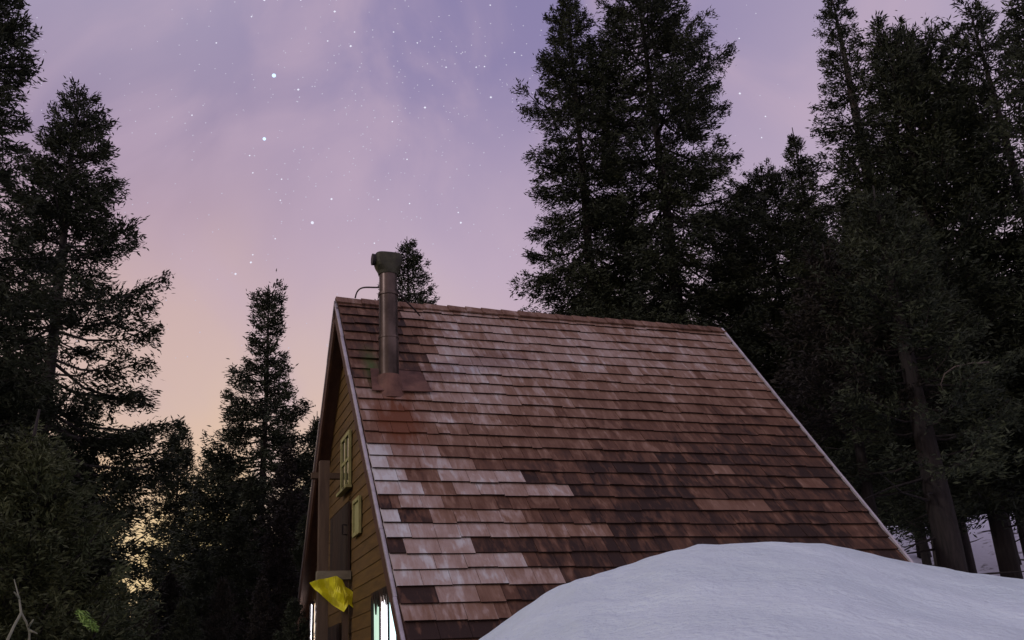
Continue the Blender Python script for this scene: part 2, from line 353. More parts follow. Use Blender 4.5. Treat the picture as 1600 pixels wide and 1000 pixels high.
for side in (-1, 1):
    nC = int(RT/EX)
    for c in range(nC):
        cuts = [0.0]
        segs = LIGHT.get(c, []) if side == -1 else []
        sp = SPECIAL.get(c, []) if side == -1 else []
        for (s0, s1, _) in segs: cuts.append(s1)
        x_ = cuts[-1]
        while x_ < RL:
            x_ += rng.choice((.16, .2, .25, .3, .36, .44))*rng.uniform(.9, 1.1)
            for (s0, s1, _) in sp:
                if s0-.15 < x_ < s0+.12: x_ = s0
                elif s0 < x_ < s1+.08: x_ = s1
            cuts.append(min(x_, RL))
        extra = []
        for i in range(len(cuts)-1):
            n_ = max(1, round((cuts[i+1]-cuts[i])/0.34))
            for k in range(n_): extra.append((cuts[i]+(cuts[i+1]-cuts[i])*k/n_, cuts[i]+(cuts[i+1]-cuts[i])*(k+1)/n_))
        for x0, x1 in extra:
            if x1-x0 < .01: continue
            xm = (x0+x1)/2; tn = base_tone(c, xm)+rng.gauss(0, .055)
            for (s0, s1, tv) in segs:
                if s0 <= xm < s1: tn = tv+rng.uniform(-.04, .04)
            for (s0, s1, tv) in sp:
                if s0 <= xm < s1: tn = tv+.06
            d0, d1 = c*EX-0.03, (c+1)*EX+rng.uniform(-.014, .012)
            if c == 0: d0 = 0.0
            g_ = 0.0025; o0 = 0.004; o1 = 0.031+rng.uniform(-.005, .009)
            th = 0.019
            xa, xb = x0+g_, x1-g_
            p = [rp(xa, d0, o0-th, side), rp(xb, d0, o0-th, side), rp(xb, d1, o1-th, side), rp(xa, d1, o1-th, side),
                 rp(xa, d0, o0, side), rp(xb, d0, o0, side), rp(xb, d1, o1, side), rp(xa, d1, o1, side)]
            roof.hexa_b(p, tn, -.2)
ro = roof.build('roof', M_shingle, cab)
# deck below the shingles, its own sub-part
dk = MB()
for side in (-1, 1):
    dk.hexa([rp(0.012, 0.03, -.15, side), rp(RL-.012, 0.03, -.15, side), rp(RL-.012, RT, -.15, side), rp(0.012, RT, -.15, side),
             rp(0.012, 0.03, -.035, side), rp(RL-.012, 0.03, -.035, side), rp(RL-.012, RT, -.035, side), rp(0.012, RT, -.035, side)])
dk.build('roof_deck', M_fascia, ro)
rc_ = MB(); x_ = -0.02
while x_ < RL:
    x2 = min(RL+.02, x_+rng.uniform(.28, .42)); l = rng.uniform(-.006, .006)
    for side in (-1, 1):
        rc_.hexa([rp(x_, -0.01, .02+l, side), rp(x2+.03, -0.01, .008+l, side), rp(x2+.03, .17, .025+l, side), rp(x_, .17, .035+l, side),
                  rp(x_, -0.01, .05+l, side), rp(x2+.03, -0.01, .03+l, side), rp(x2+.03, .17, .05+l, side), rp(x_, .17, .065+l, side)], 0.34+rng.uniform(-.12, .12))
    x_ = x2
rc_.build('ridge_cap', M_shingle, ro)
for a0, a1, lo in ((-0.045, -0.004, 0.0), (RL+.004, RL+.045, .075)):
    dr = MB()
    for side in (-1, 1):
        n_ = 9
        for k in range(n_):
            d0, d1 = .02+k*(RT-.05)/n_, .02+(k+1)*(RT-.05)/n_-.004
            w_ = rng.uniform(-.006, .006)
            dr.hexa([rp(a0+w_, d0, -.06+lo, side), rp(a1+w_, d0, -.06+lo, side), rp(a1+w_, d1, -.06+lo, side), rp(a0+w_, d1, -.06+lo, side),
                     rp(a0+w_, d0, -.028+lo, side), rp(a1+w_, d0, -.028+lo, side), rp(a1+w_, d1, -.028+lo, side), rp(a0+w_, d1, -.028+lo, side)])
    dr.build('drip_edge', M_drip, cab)
fb = MB()
for side in (-1, 1):
    for a0, a1 in ((-0.03, 0.008), (RL-.008, RL+.03)):
        fb.hexa([rp(a0, .08, -.24, side), rp(a1, .08, -.24, side), rp(a1, RT, -.24, side), rp(a0, RT, -.24, side),
                 rp(a0, .08, -.035, side), rp(a1, .08, -.035, side), rp(a1, RT, -.035, side), rp(a0, RT, -.035, side)])
fb.build('fascia', M_fascia, cab)
# gable walls of horizontal lapped boards
WA = 0.20
def gable(xw, face, mat, name):
    w_ = MB(); z0 = 0.0; bh = .19; inner = 0.16/sh
    while z0 < HZ-inner-.05:
        z1 = min(z0+bh, HZ-inner-.02)
        y0, y1 = (HZ-inner-z0)*math.tan(HALF), (HZ-inner-z1)*math.tan(HALF)
        fo, fi = xw+face*.016, xw+face*.006; tn = .5+rng.uniform(-.12, .12)
        bk = xw-face*.08
        w_.hexa([(fo, -y0, z0), (fo, y0, z0), (bk, y0, z0), (bk, -y0, z0), (fi, -y1, z1), (fi, y1, z1), (bk, y1, z1), (bk, -y1, z1)], tn)
        z0 = z1
    return w_.build(name, mat, cab)
gable(WA, -1, M_siding, 'wall'); gable(RL-.2, 1, M_siding, 'wall')
def Y(s): return -s                              # s: metres to the right of the gable's middle
def window(s0, s1, z0, z1, panes, trim, tw=.07, cross=False, x=WA-.03, sill=True, mw=.02):
    f = MB(); xo = x-.035
    f.box(xo, x, Y(s1), Y(s0), z1-tw, z1); f.box(xo, x, Y(s1), Y(s0), z0, z0+tw)
    f.box(xo, x, Y(s0+tw), Y(s0), z0+tw, z1-tw); f.box(xo, x, Y(s1), Y(s1-tw), z0+tw, z1-tw)
    n = len(panes); w_ = (s1-s0-2*tw)/n
    for k in range(1, n): f.box(xo+.004, x, Y(s0+tw+k*w_+mw), Y(s0+tw+k*w_-mw), z0+tw, z1-tw)
    if cross: f.box(xo+.007, x, Y(s1-tw), Y(s0+tw), (z0+z1)/2-.022, (z0+z1)/2+.022)
    if sill: f.box(x-.09, x, Y(s1+.04), Y(s0-.04), z0-.045, z0-.003)
    fo = f.build('window', trim, cab)
    for k, pm in enumerate(panes):
        p = MB(); p.box(x-.012, x-.004, Y(s0+tw+(k+1)*w_-mw), Y(s0+tw+k*w_+mw), z0+tw, z1-tw); p.build('pane', pm, fo)
    return fo
window(-.30, .40, HZ-3.10, HZ-2.26, [M_glass, M_glass], M_trim, .06, True)
lw = window(1.92, 3.32, HZ-6.2, HZ-4.86, [M_litg, M_lit, M_litc], M_iron, .05, mw=.03)
vl = MB()
for k in range(9):
    y_ = 2.0+k*.14; h_ = rng.uniform(.05, .22)
    vl.hexa([(WA-.062, Y(y_+.05), HZ-4.90-h_), (WA-.05, Y(y_+.05), HZ-4.90-h_), (WA-.05, Y(y_+.02), HZ-4.90-h_), (WA-.062, Y(y_+.02), HZ-4.90-h_), (WA-.08, Y(y_+.13), HZ-4.82), (WA-.05, Y(y_+.13), HZ-4.82), (WA-.05, Y(y_-.01), HZ-4.82), (WA-.08, Y(y_-.01), HZ-4.82)], rng.random())
vl.build('fringe', M_darkwood, lw)
window(-3.15, -2.85, HZ-6.2, HZ-4.45, [M_lit], M_iron, .04, sill=False)
M_blind = simple('pale_blind', (0.34, 0.34, 0.14), (0.44, 0.45, 0.20), 5, 0.6)
window(.66, 1.14, HZ-3.92, HZ-3.40, [M_blind], M_trim, .05, sill=False)
# loft door left of the window, entry door below; dark boards paint in shade
ld = MB()
for k in range(7): ld.box(WA-.058, WA-.03, Y(.34-k*.22), Y(.34-(k+1)*.22+.008), HZ-4.42, HZ-3.34, .5+rng.uniform(-.3, .3))
l = ld.build('loft_door', M_darkwood, cab)
hd = MB(); hd.tube([(WA-.062, Y(.22), HZ-3.8), (WA-.12, Y(.22), HZ-3.8), (WA-.12, Y(.22), HZ-3.66), (WA-.062, Y(.22), HZ-3.66)], [.012]*4, 6); hd.build('handle', M_iron, l)
ed = MB()
for k in range(6): ed.box(WA-.058, WA-.03, Y(-.35-k*.17), Y(-.35-(k+1)*.17+.008), .2, HZ-5.0, .5+rng.uniform(-.3, .3))
l = ed.build('door', M_darkwood, cab)
hd = MB(); hd.tube([(WA-.062, Y(-.5), HZ-6.4), (WA-.13, Y(-.5), HZ-6.4), (WA-.13, Y(-.6), HZ-6.4)], [.013]*3, 6); hd.build('handle', M_iron, l)
# timber frame standing in front of the gable, two tiers
fr = MB(); PS = .34
fr.box(-.29, -.15, Y(PS+.07), Y(PS-.07), 0, HZ-2.75)
fo = fr.build('porch_post', M_post, cab)
fr = MB(); fr.box(.06, .14, Y(PS+.04), Y(PS-.04), 0, HZ-4.46); fr.build('porch_post', M_post, cab)
fr = MB(); fr.box(-.31, WA-.03, Y(PS+.085), Y(PS-.055), HZ-4.46, HZ-4.34); fr.build('porch_beam', M_palewood, cab)
fr = MB(); fr.box(-.28, WA-.03, Y(PS-.80), Y(PS-.90), HZ-2.83, HZ-2.74); fr.build('porch_beam', M_post, cab)
fr = MB(); fr.bar((-.18, Y(PS), HZ-4.75), (.06, Y(PS), HZ-4.47), .05, .07, (0, 1, 0)); fr.build('porch_brace', M_post, cab)
# stove flue
def loc(p): # world rel cam -> cabin local
    q = Vector(p)+Vector(CAM)-Vector((AP[0], AP[1], 0)); return Matrix.Rotation(-YAW, 4, 'Z') @ q
pb = loc((-1.8174, 13.364, 4.1991)); px, py = pb.x, pb.y
ptop = 6.12+CAM[2]; PR = .145
fl = MB(); fl.tube([(px, py, pb.z-.35), (px, py, pb.z+.7), (px, py, pb.z+.705), (px, py, pb.z+1.38), (px, py, pb.z+1.385), (px, py, ptop)], [PR, PR, PR-.006, PR-.006, PR-.012, PR-.012], 28, True)
flu = fl.build('chimney', M_pipe, cab, True)
m = flu.modifiers.new('es', 'EDGE_SPLIT'); m.split_angle = rad(40)
for zz in (pb.z+.70, pb.z+1.38):
    b_ = MB(); b_.tube([(px, py, zz-.022), (px, py, zz-.018), (px, py, zz+.018), (px, py, zz+.022)], [PR-.01, PR+.008, PR+.008, PR-.01], 28); b_.build('joint_band', M_pipe, flu, False)
# hooded cap: flared throat under a short drum open at both ends
cp = MB(); n = 28; b0 = len(cp.v)
lv = [(ptop-.22, PR+.0, PR+.0, 0), (ptop-.17, PR+.012, PR+.012, 0), (ptop-.10, .18, .155, 0), (ptop-.05, .20, .158, 0), (ptop+.02, .205, .16, 0), (ptop+.09, .205, .158, 0), (ptop+.105, .195, .15, 0)]
for z_, ra, rb, _ in lv:
    for j in range(n):
        a_ = 2*math.pi*j/n; ca, sa = math.cos(a_), math.sin(a_); e_ = .55 if z_ > ptop-.15 else 1
        cp.v.append((px+ra*math.copysign(abs(ca)**e_, ca), py+rb*math.copysign(abs(sa)**e_, sa), z_))
for i in range(len(lv)-1):
    for j in range(n): cp.f.append([b0+i*n+j, b0+i*n+(j+1) % n, b0+(i+1)*n+(j+1) % n, b0+(i+1)*n+j]); cp.t.append(.5)
cp.f.append([b0+j for j in range(n)][::-1]); cp.f.append([b0+(len(lv)-1)*n+j for j in range(n)]); cp.t += [.5, .5]
cp.build('chimney_cap', M_cap, flu)
ap_ = MB(); ap_.tube([(px-.195, py-.01, ptop+.015), (px-.245, py-.01, ptop+.015)], [.085, .09], 18); ap_.build('cap_opening', M_iron, flu)
for pts in ([(px-.12, py+.06, ptop-.40), (px-.24, py+.45, ptop-.26), (px-.26, py+1.0, HZ+.10), (.30, 0.0, HZ+.05)],
            [(px+.12, py+.05, ptop-.40), (px+.35, py+.45, ptop-.42), (px+.6, py+.85, HZ-.28), (1.30, -.30, HZ-.30)]):
    s_ = MB(); pv = [Vector(p) for p in pts]; out = []
    for i in range(13):
        u = i/12; q = pv[0]*(1-u)**3+pv[1]*3*u*(1-u)**2+pv[2]*3*u*u*(1-u)+pv[3]*u**3; out.append(q)
    s_.tube(out, [.013]*13, 6); s_.build('brace_rod', M_iron, flu, True)
fs = MB()
q0 = math.hypot(pb.y, pb.z-HZ)
fs.hexa([rp(.27, q0-.32, .03), rp(1.02, q0-.30, .03), rp(1.10, q0+.22, .05), rp(.22, q0+.26, .05), rp(.27, q0-.32, .045), rp(1.02, q0-.30, .045), rp(1.10, q0+.22, .064), rp(.22, q0+.26, .064)])
fs.tube([(px, py-.02, pb.z-.28), (px, py, pb.z-.02), (px, py, pb.z+.12)], [.25, .20, PR+.012], 24)
fs.build('flashing', M_flash, flu)

# yellow cloth hung on the beam
yc = empty('yellow_cloth', (0, 0, 0)); ML = Matrix.Translation((AP[0], AP[1], 0)) @ Matrix.Rotation(YAW, 4, 'Z')
out = [(175, 555), (235, 535), (300, 525), (345, 515), (385, 540), (410, 585), (440, 600), (495, 650), (480, 740), (430, 700), (400, 750), (330, 700), (260, 650), (210, 600)]
import bmesh
bm = bmesh.new(); vs_ = []
for X_, Y_ in out:
    vs_.append(bm.verts.new(((X_-175)/5*.0107-.42, 0, -(Y_-515)/5*.0105)))
bm.faces.new(vs_); bmesh.ops.triangulate(bm, faces=bm.faces[:]); bmesh.ops.subdivide_edges(bm, edges=bm.edges[:], cuts=3, use_grid_fill=True)
for v_ in bm.verts: v_.co.y = .035*math.sin(v_.co.x*21+v_.co.z*9)+.02*math.sin(v_.co.z*30)
me = bpy.data.meshes.new('yellow_cloth'); bm.to_mesh(me); bm.free(); me.materials.append(M_yellow)
bpy.data.objects.remove(yc)
yc = bpy.data.objects.new('yellow_cloth', me); COL.objects.link(yc)
yc.matrix_world = ML @ Matrix.Translation((0, Y(PS+.12), HZ-4.42))
md = yc.modifiers.new('th', 'SOLIDIFY'); md.thickness = .008
tag(yc, 'bright yellow ragged cloth hanging slantwise below the pale beam on the cabin front', 'cloth')

# ------------------------------------------------------------------ conifers
def crown_np(rs_, H, prof, cb, leaf, spacing, whorl, nb, lift=(42, -14), dens=1.0, ragged=.28, tuft=.55):
    """needle sprays on whorled limbs: returns verts, quads, tone, list of limb polylines"""
    R = np.random.RandomState(rs_); C = []; A = []; B = []; T = []; limbs = []
    pd = [p[0] for p in prof]; pr = [p[1] for p in prof]
    z = H-0.40; ph = R.rand()*6.28
    nph = R.rand(4)*6.28
    while z > cb:
        drop = H-z; rad_ = np.interp(drop, pd, pr)
        k = nb if drop > .8 else max(3, nb-2)
        for i in range(k):
            ph += 2.4+R.uniform(-.35, .35)
            lump = 1+ragged*(math.sin(ph*2+z*.9+nph[0])*.6+math.sin(ph*3-z*1.7+nph[1])*.5)
            L = rad_*min(lump, 1.12)*R.uniform(.68, 1.04)
            if R.rand() < .08: L *= .45
            if L < .08: continue
            zz = z+R.uniform(-.5, .5)*whorl
            e0 = math.radians(np.interp(drop, [0, 2.5, 8, 14], [lift[0], lift[0]*.45, lift[1]*.4, lift[1]])+R.uniform(-9, 9))
            h = np.array([math.cos(ph), math.sin(ph), 0]); n_ = max(4, int(L/.25)); u = np.linspace(0, 1, n_)
            sag = -0.15*L*np.sin(u*math.pi*.85)+0.12*L*u**3
            side = np.array([-h[1], h[0], 0]); bend = R.uniform(-.08, .08)*L
            P = np.array([0, 0, zz])+np.outer(u*L*math.cos(e0), h)+np.outer(u*L*math.sin(e0)+sag, [0, 0, 1])+np.outer(bend*u*u, side)
            limbs.append((P, .012+.013*L))
            m_ = max(4, int(L*.92/(spacing*1.15)*dens)); uu = np.sort(R.uniform(.12 if L < 1 else .30, 1, m_)); uu = np.concatenate([uu, uu, [.85, .93, .97, 1.0]])
            sg = np.concatenate([np.ones(m_), -np.ones(m_), [.3, -.3, .15, 0]])
            base = np.stack([np.interp(uu, u, P[:, c]) for c in range(3)], 1)
            bl = (tuft*L*(1-uu)**.7*.75+.16+.06*L)*R.uniform(.55, 1.15, len(uu))
            bl = np.minimum(bl, .75+.1*L)
            ang = np.radians(R.uniform(35, 65, len(uu)))
            tilt = R.uniform(-.38, .22, len(uu))
            D = np.outer(np.ones(len(uu)), P[-1]-P[0]); D /= np.linalg.norm(D[0])+1e-6
            dirs = D*np.cos(ang)[:, None]+np.outer(np.sin(ang)*sg, side)+np.outer(tilt, [0, 0, 1])
            tone = np.clip(.45+.25*math.sin(ph*1.3+z*.7)+R.uniform(-.2, .2), 0, 1)
            nl = np.maximum(3, (bl/(leaf*.19)).astype(int))
            idx = np.repeat(np.arange(len(uu)), nl); fr_ = (np.concatenate([np.arange(q)/q for q in nl])+R.uniform(0, .15, len(idx)))**.75
            c = base[idx]+dirs[idx]*(bl[idx]*fr_)[:, None]; c[:, 2] -= .12*bl[idx]*fr_**2
            c += R.normal(0, leaf*.27, c.shape)*(.5+fr_[:, None]); c[:, 2] += R.normal(-leaf*.3, leaf*.42, len(c))
            a = dirs[idx]+R.normal(0, .42, c.shape); a /= np.linalg.norm(a, axis=1)[:, None]
            w = np.cross(a, R.normal(0, 1, c.shape)+np.array([0, 0, .9])); w /= np.linalg.norm(w, axis=1)[:, None]+1e-6
            sc = R.uniform(.55, 1.35, len(c))*leaf*.92
            C.append(c); A.append(a*sc[:, None]); B.append(w*(sc*.29)[:, None]); T.append(np.clip(tone+R.normal(0, .16, len(c)), 0, 1))
        z -= whorl*R.uniform(.6, 1.4)*(.66 if drop < 3.5 else .95)
    C = np.concatenate(C); A = np.concatenate(A); B = np.concatenate(B); T = np.concatenate(T)
    V = np.stack([C-A*.5, C+B*.5, C+A*.6, C-B*.5], 1).reshape(-1, 3); Qd = np.arange(len(V)).reshape(-1, 4)
    return V, Qd, T, limbs
NQ = 0
def make_tree(label, cat, loc, H, prof, cb, seed, leaf=.13, spacing=.12, whorl=.36, nb=6, r0=.2, foli=None, bark=None, group=None,
              name='fir_tree', dead=0, **kw):
    global NQ
    rt = empty(name, loc, 0); tag(rt, label, cat, group)
    V, Qd, T, limbs = crown_np(seed, H, prof, cb, leaf, spacing, whorl, nb, **kw); NQ += len(Qd)
    mesh_np('crown', V, Qd, foli or M_fir, rt, False, {'tone': T})
    R = random.Random(seed); tb = MB(); n_ = 16; pts = []; rr = []
    for i in range(n_+1):
        u = i/n_; pts.append((.05*math.sin(u*7+seed)*u, .05*math.cos(u*5+seed)*u, -.5+(H+.5)*u)); rr.append(r0*(1-u)**.85*(1.0+(.35 if i == 0 else 0))+.012)
    tb.tube(pts, rr, 9, True, .5, .06, R)
    for P, lr in limbs:
        m_ = [0, len(P)//3, 2*len(P)//3, len(P)-1]
        tb.tube([P[k] for k in m_], [lr, lr*.8, lr*.5, .006], 3, False)
    for k in range(dead):           # bare dead limbs below the crown
        zz = R.uniform(.25, 1)*max(cb, 3)+R.uniform(0, 1.5); a_ = R.uniform(0, 6.28); L = R.uniform(.5, 1.7); dz = R.uniform(-.35, .3)
        tb.tube([(0, 0, zz), (math.cos(a_)*L*.5, math.sin(a_)*L*.5, zz+dz*L*.4), (math.cos(a_+.2)*L, math.sin(a_+.2)*L, zz+dz*L)], [.025, .016, .005], 4, False)
    tb.build('trunk', bark or M_bark, rt, True)
    return rt
def tip_tree(label, px_, py_, dist, prof, seed, cb_px=None, **kw):
    p = at(px_, py_, dist); gz = ground_h(p[0], p[1]); H = p[2]-gz
    cb = kw.pop('cb', 1.0)
    return make_tree(label, 'tree', (p[0], p[1], gz), H, prof, cb, seed, **kw)
LF = 'tall dark firs on the left edge'
tip_tree('tallest fir at the left edge of the photo, its top cut off by the frame', 2, -95, 17, [(0, .1), (1.2, .45), (2.4, .8), (4, 1.15), (6, 1.35), (9, 2.0), (14, 2.4)], 11, leaf=.12, r0=.2, spacing=.09, cb=2)
tip_tree('broad fir next to the left edge fir, sky showing between its long boughs', 128, 138, 20, [(0, .12), (.6, .5), (1.5, .95), (3, 1.35), (5, 1.8), (6.5, 2.35), (9, 2.7), (12, 2.9)], 23, leaf=.12, r0=.2, whorl=.38, nb=6, spacing=.09, cb=1.5, bark=M_pale_bark)
tip_tree('low green young fir in the bottom left corner of the photo', 60, 640, 11, [(0, .08), (.7, .45), (1.6, .9), (2.6, 1.2), (5, 1.25)], 31, leaf=.075, spacing=.055, whorl=.21, nb=6, r0=.07, foli=M_firg, cb=.6, tuft=.5)
tip_tree('slim small fir spire standing in the yellow glow between bigger trees', 283, 655, 40, [(0, .08), (1, .5), (2.5, .9), (5, 1.1), (9, 1.1)], 41, leaf=.17, r0=.11, whorl=.36, nb=6, spacing=.10, cb=3.2)
tip_tree('fir with thin ragged top and wide lower boughs left of the cabin', 420, 450, 30, [(0, .25), (.5, .8), (.8, .7), (1.3, .5), (2.4, .62), (3.2, .95), (4, 1.45), (5.2, 1.75), (7, 2.3), (9, 2.8), (12, 3.0)], 53, leaf=.15, r0=.17, whorl=.36, nb=6, spacing=.10, cb=1, bark=M_pale_bark, ragged=.3)
tip_tree('round-topped short fir against the left side of the ragged-topped fir', 342, 708, 33, [(0, .2), (.5, .6), (1.5, .95), (3, 1.2), (6, 1.3)], 59, leaf=.15, r0=.12, cb=.8)
tip_tree('thin fir tip peeking out just left of the cabin gable', 498, 643, 34, [(0, .06), (1, .35), (2, .7), (4, 1.2), (8, 1.7)], 61, leaf=.15, r0=.12, cb=.5)
tip_tree('small fir top rising behind the stove pipe', 638, 370, 34, [(0, .1), (.7, .4), (1.6, .75), (2.6, 1.1), (5, 1.8), (10, 2.2)], 67, leaf=.14, r0=.15, cb=4)
tip_tree('left one of the two tallest firs rising behind the roof ridge', 884, -8, 27, [(0, .12), (1, .7), (2.2, .95), (3.3, 1.15), (4.8, 1.75), (7.2, 2.05), (7.8, 1.6), (9.5, 2.1), (12, 2.4), (18, 2.8)], 71, leaf=.135, r0=.26, nb=6, spacing=.105, cb=5)
tip_tree('right one of the two tallest firs, its top touching the upper frame edge', 992, -62, 27.5, [(0, .2), (1.2, 1.0), (2.2, 1.35), (3.2, 2.0), (5, 2.55), (7, 2.7), (9, 3.0), (12, 3.4), (18, 3.6)], 73, leaf=.135, r0=.28, nb=6, whorl=.40, spacing=.105, cb=5, ragged=.36)
tip_tree('shorter fir filling the dip right of the two tallest firs', 1185, 262, 31, [(0, .2), (1, 1.0), (2.5, 1.9), (5, 2.8), (9, 3.2)], 79, leaf=.14, r0=.18, cb=4)
tip_tree('thin bare-tipped fir spire in front of the right-hand thicket', 1236, 198, 27, [(0, .04), (1, .25), (2, .5), (3.5, .9), (6, 1.5), (10, 2.2)], 83, leaf=.12, r0=.16, cb=3.5)
tip_tree('narrow-topped tall fir on the thick pale grey trunk behind the snow bank', 1297, -12, 24, [(0, .1), (1.2, .5), (2.6, .72), (4, 1.1), (6.5, 1.7), (9.5, 2.3), (15, 2.6)], 89, leaf=.12, r0=.36, whorl=.42, nb=5, cb=5.5, bark=M_pale_bark, dead=10)
tip_tree('bushy round-topped conifer just right of the narrow-topped tall fir', 1384, 48, 22, [(0, .3), (.5, .75), (1.3, 1.05), (3, 1.6), (7, 2.3), (12, 2.6)], 97, leaf=.13, r0=.22, lift=(65, -5), cb=3.5, dead=8)
tip_tree('bushy conifer top with upswept twigs, second from the narrow-topped tall fir', 1440, 62, 23, [(0, .25), (.6, .75), (1.5, 1.1), (3, 1.5), (7, 2.4), (12, 2.7)], 101, leaf=.13, r0=.22, lift=(65, -5), cb=3.8, dead=8)
tip_tree('fir with dense top against the sky near the right edge', 1512, 2, 22, [(0, .15), (.6, .5), (1.5, .85), (3, 1.2), (5, 1.5), (9, 2.3), (14, 2.6)], 103, leaf=.13, r0=.22, nb=5, whorl=.42, cb=4, dead=8)
tip_tree('fir cut off by the right edge of the photo', 1600, -30, 20, [(0, .15), (1.2, .7), (3, 1.1), (6, 1.6), (10, 2.2), (15, 2.5)], 107, leaf=.13, r0=.2, nb=5, whorl=.42, cb=4, dead=8)
tip_tree('near dark fir with a slim trunk just beyond the right end of the cabin roof', 1285, 380, 19, [(0, .2), (1, .7), (3, 1.5), (5, 2.0), (8, 2.3)], 109, leaf=.11, r0=.15, cb=4.8, foli=M_firb, dead=8)
tip_tree('near dark fir at the right behind the snow bank, on a thick dark trunk', 1362, 290, 18.5, [(0, .2), (1, .7), (3, 1.5), (5, 2.0), (8, 2.2)], 113, leaf=.11, r0=.30, cb=3.9, foli=M_fir, dead=8)

# shared trees for the thicket behind
def copy_tree(o, loc, sc, rz):
    c = o.copy(); COL.objects.link(c); c.location = loc; c.scale = (sc, sc, sc); c.rotation_euler = (0, 0, rz)
    for k in o.children:
        d = k.copy(); COL.objects.link(d); d.parent = c
    return c
def protos(seed, H, prof, **kw): return make_tree('', 'tree', (0, 0, 0), H, prof, kw.pop('cb', .6), seed, **kw)
PA = [protos(201, 14, [(0, .15), (1, .6), (3, 1.3), (6, 2.0), (12, 2.7)], leaf=.17, spacing=.13, r0=.2),
      protos(207, 14, [(0, .15), (1, .5), (3, 1.0), (6, 1.7), (12, 2.5)], leaf=.17, spacing=.13, r0=.2, foli=M_firb, ragged=.4)]
PA.append(protos(211, 14, [(0, .15), (1, .6), (3, 1.2), (6, 1.8), (12, 2.3)], leaf=.17, spacing=.13, r0=.2, cb=5.6, dead=8))
first = {0: True, 1: True, 2: True}
def place(kind, px_, py_, dist, label, group, rz=None):
    p = at(px_, py_, dist); gz = ground_h(p[0], p[1]); sc = max(.2, (p[2]-gz)/14)
    rr_ = random.Random(int(px_*7+py_)); rz = rr_.uniform(0, 6.28)
    o = PA[kind]
    if first[kind]: first[kind] = False; o.location = (p[0], p[1], gz); o.scale = (sc,)*3; o.rotation_euler = (0, 0, rz)
    else: o = copy_tree(o, (p[0], p[1], gz), sc, rz)
    tag(o, label, 'tree', group)
GR = 'dark firs crowded behind the cabin on the right'; LR = 'dark fir in the crowded thicket behind the right end of the cabin'
for i, (a_, b_, d_) in enumerate([(1215, 480, 36), (1165, 490, 40), (1270, 350, 33), (1330, 300, 35), (1395, 330, 31), (1480, 420, 33), (1540, 430, 37),
                                  (1240, 520, 30), (1300, 460, 27), (1360, 440, 26), (1500, 420, 28), (1610, 430, 27), (1100, 440, 38), (1040, 430, 42), (940, 440, 40), (1180, 560, 33)]):
    place(2, a_, b_, d_, LR, GR)
ORD = ['leftmost', 'second', 'third', 'fourth', 'fifth', 'sixth', 'seventh', 'eighth', 'ninth', 'tenth', 'eleventh', 'twelfth', 'thirteenth', 'fourteenth', 'fifteenth',
       'sixteenth', 'seventeenth', 'eighteenth', 'nineteenth', 'twentieth']
def relabel(group, tail):
    os_ = [o for o in COL.objects if o.get('group') == group and o.parent is None]
    os_.sort(key=lambda o: math.atan2(o.location.x, o.location.y))
    for i, o in enumerate(os_): o['label'] = ('leftmost' if i == 0 else ORD[i]+' from the left')+tail
relabel(GR, ' of dark firs crowded behind the right side of the cabin')
GL = 'dark firs crowded low on the left'; LL = 'low dark fir in the unlit thicket between the left edge and the cabin'
for i, (a_, b_, d_) in enumerate([(10, 560, 24), (60, 520, 27), (120, 640, 25), (130, 700, 27), (395, 735, 27), (450, 690, 26), (375, 800, 22), (440, 790, 20), (320, 850, 24), (268, 890, 26), (225, 915, 22),
                                  (150, 800, 20), (480, 800, 24), (350, 900, 17), (290, 930, 16), (410, 900, 16), (460, 930, 15), (235, 940, 15), (180, 900, 13), (110, 760, 22)]):
    place(i % 2, a_, b_, d_, LL, GL)
relabel(GL, ' of low dark firs between left edge and cabin')
# far-off wood that reads as one mass
R = np.random.RandomState(4); Vs = []; Qs = []; Ts = []; off = 0
Vp, Qp, Tp, _ = crown_np(301, 12, [(0, .1), (1, .5), (3, 1.2), (6, 2.0), (11, 2.6)], .4, .42, .36, .55, 5)
for i in range(190):
    azd = R.uniform(-48, 50); r_ = R.uniform(62, 110)
    x, y = r_*math.sin(rad(azd)), r_*math.cos(rad(azd)); hz_ = ground_h(x, y)
    top = np.interp(azd, [-40, -25, -22, -19, -15, -10, 0, 14, 20, 50], [10, 8, 5.6, 5.6, 8, 8, 8, 11, 14, 15])+R.uniform(-1.4, .6)
    h_ = r_*math.tan(rad(top))+1.6-hz_; s_ = max(.25, h_/12); th = R.uniform(0, 6.28); c_, s2 = math.cos(th), math.sin(th)
    P = Vp*s_; P = np.stack([P[:, 0]*c_-P[:, 1]*s2+x, P[:, 0]*s2+P[:, 1]*c_+y, P[:, 2]+hz_], 1)
    Vs.append(P); Qs.append(Qp+off); Ts.append(Tp); off += len(P)
o = mesh_np('distant_forest', np.concatenate(Vs), np.concatenate(Qs), M_fir, None, False, {'tone': np.concatenate(Ts)})
tag(o, 'far-off dark fir wood closing the view behind the nearer trees', 'forest', kind='stuff')

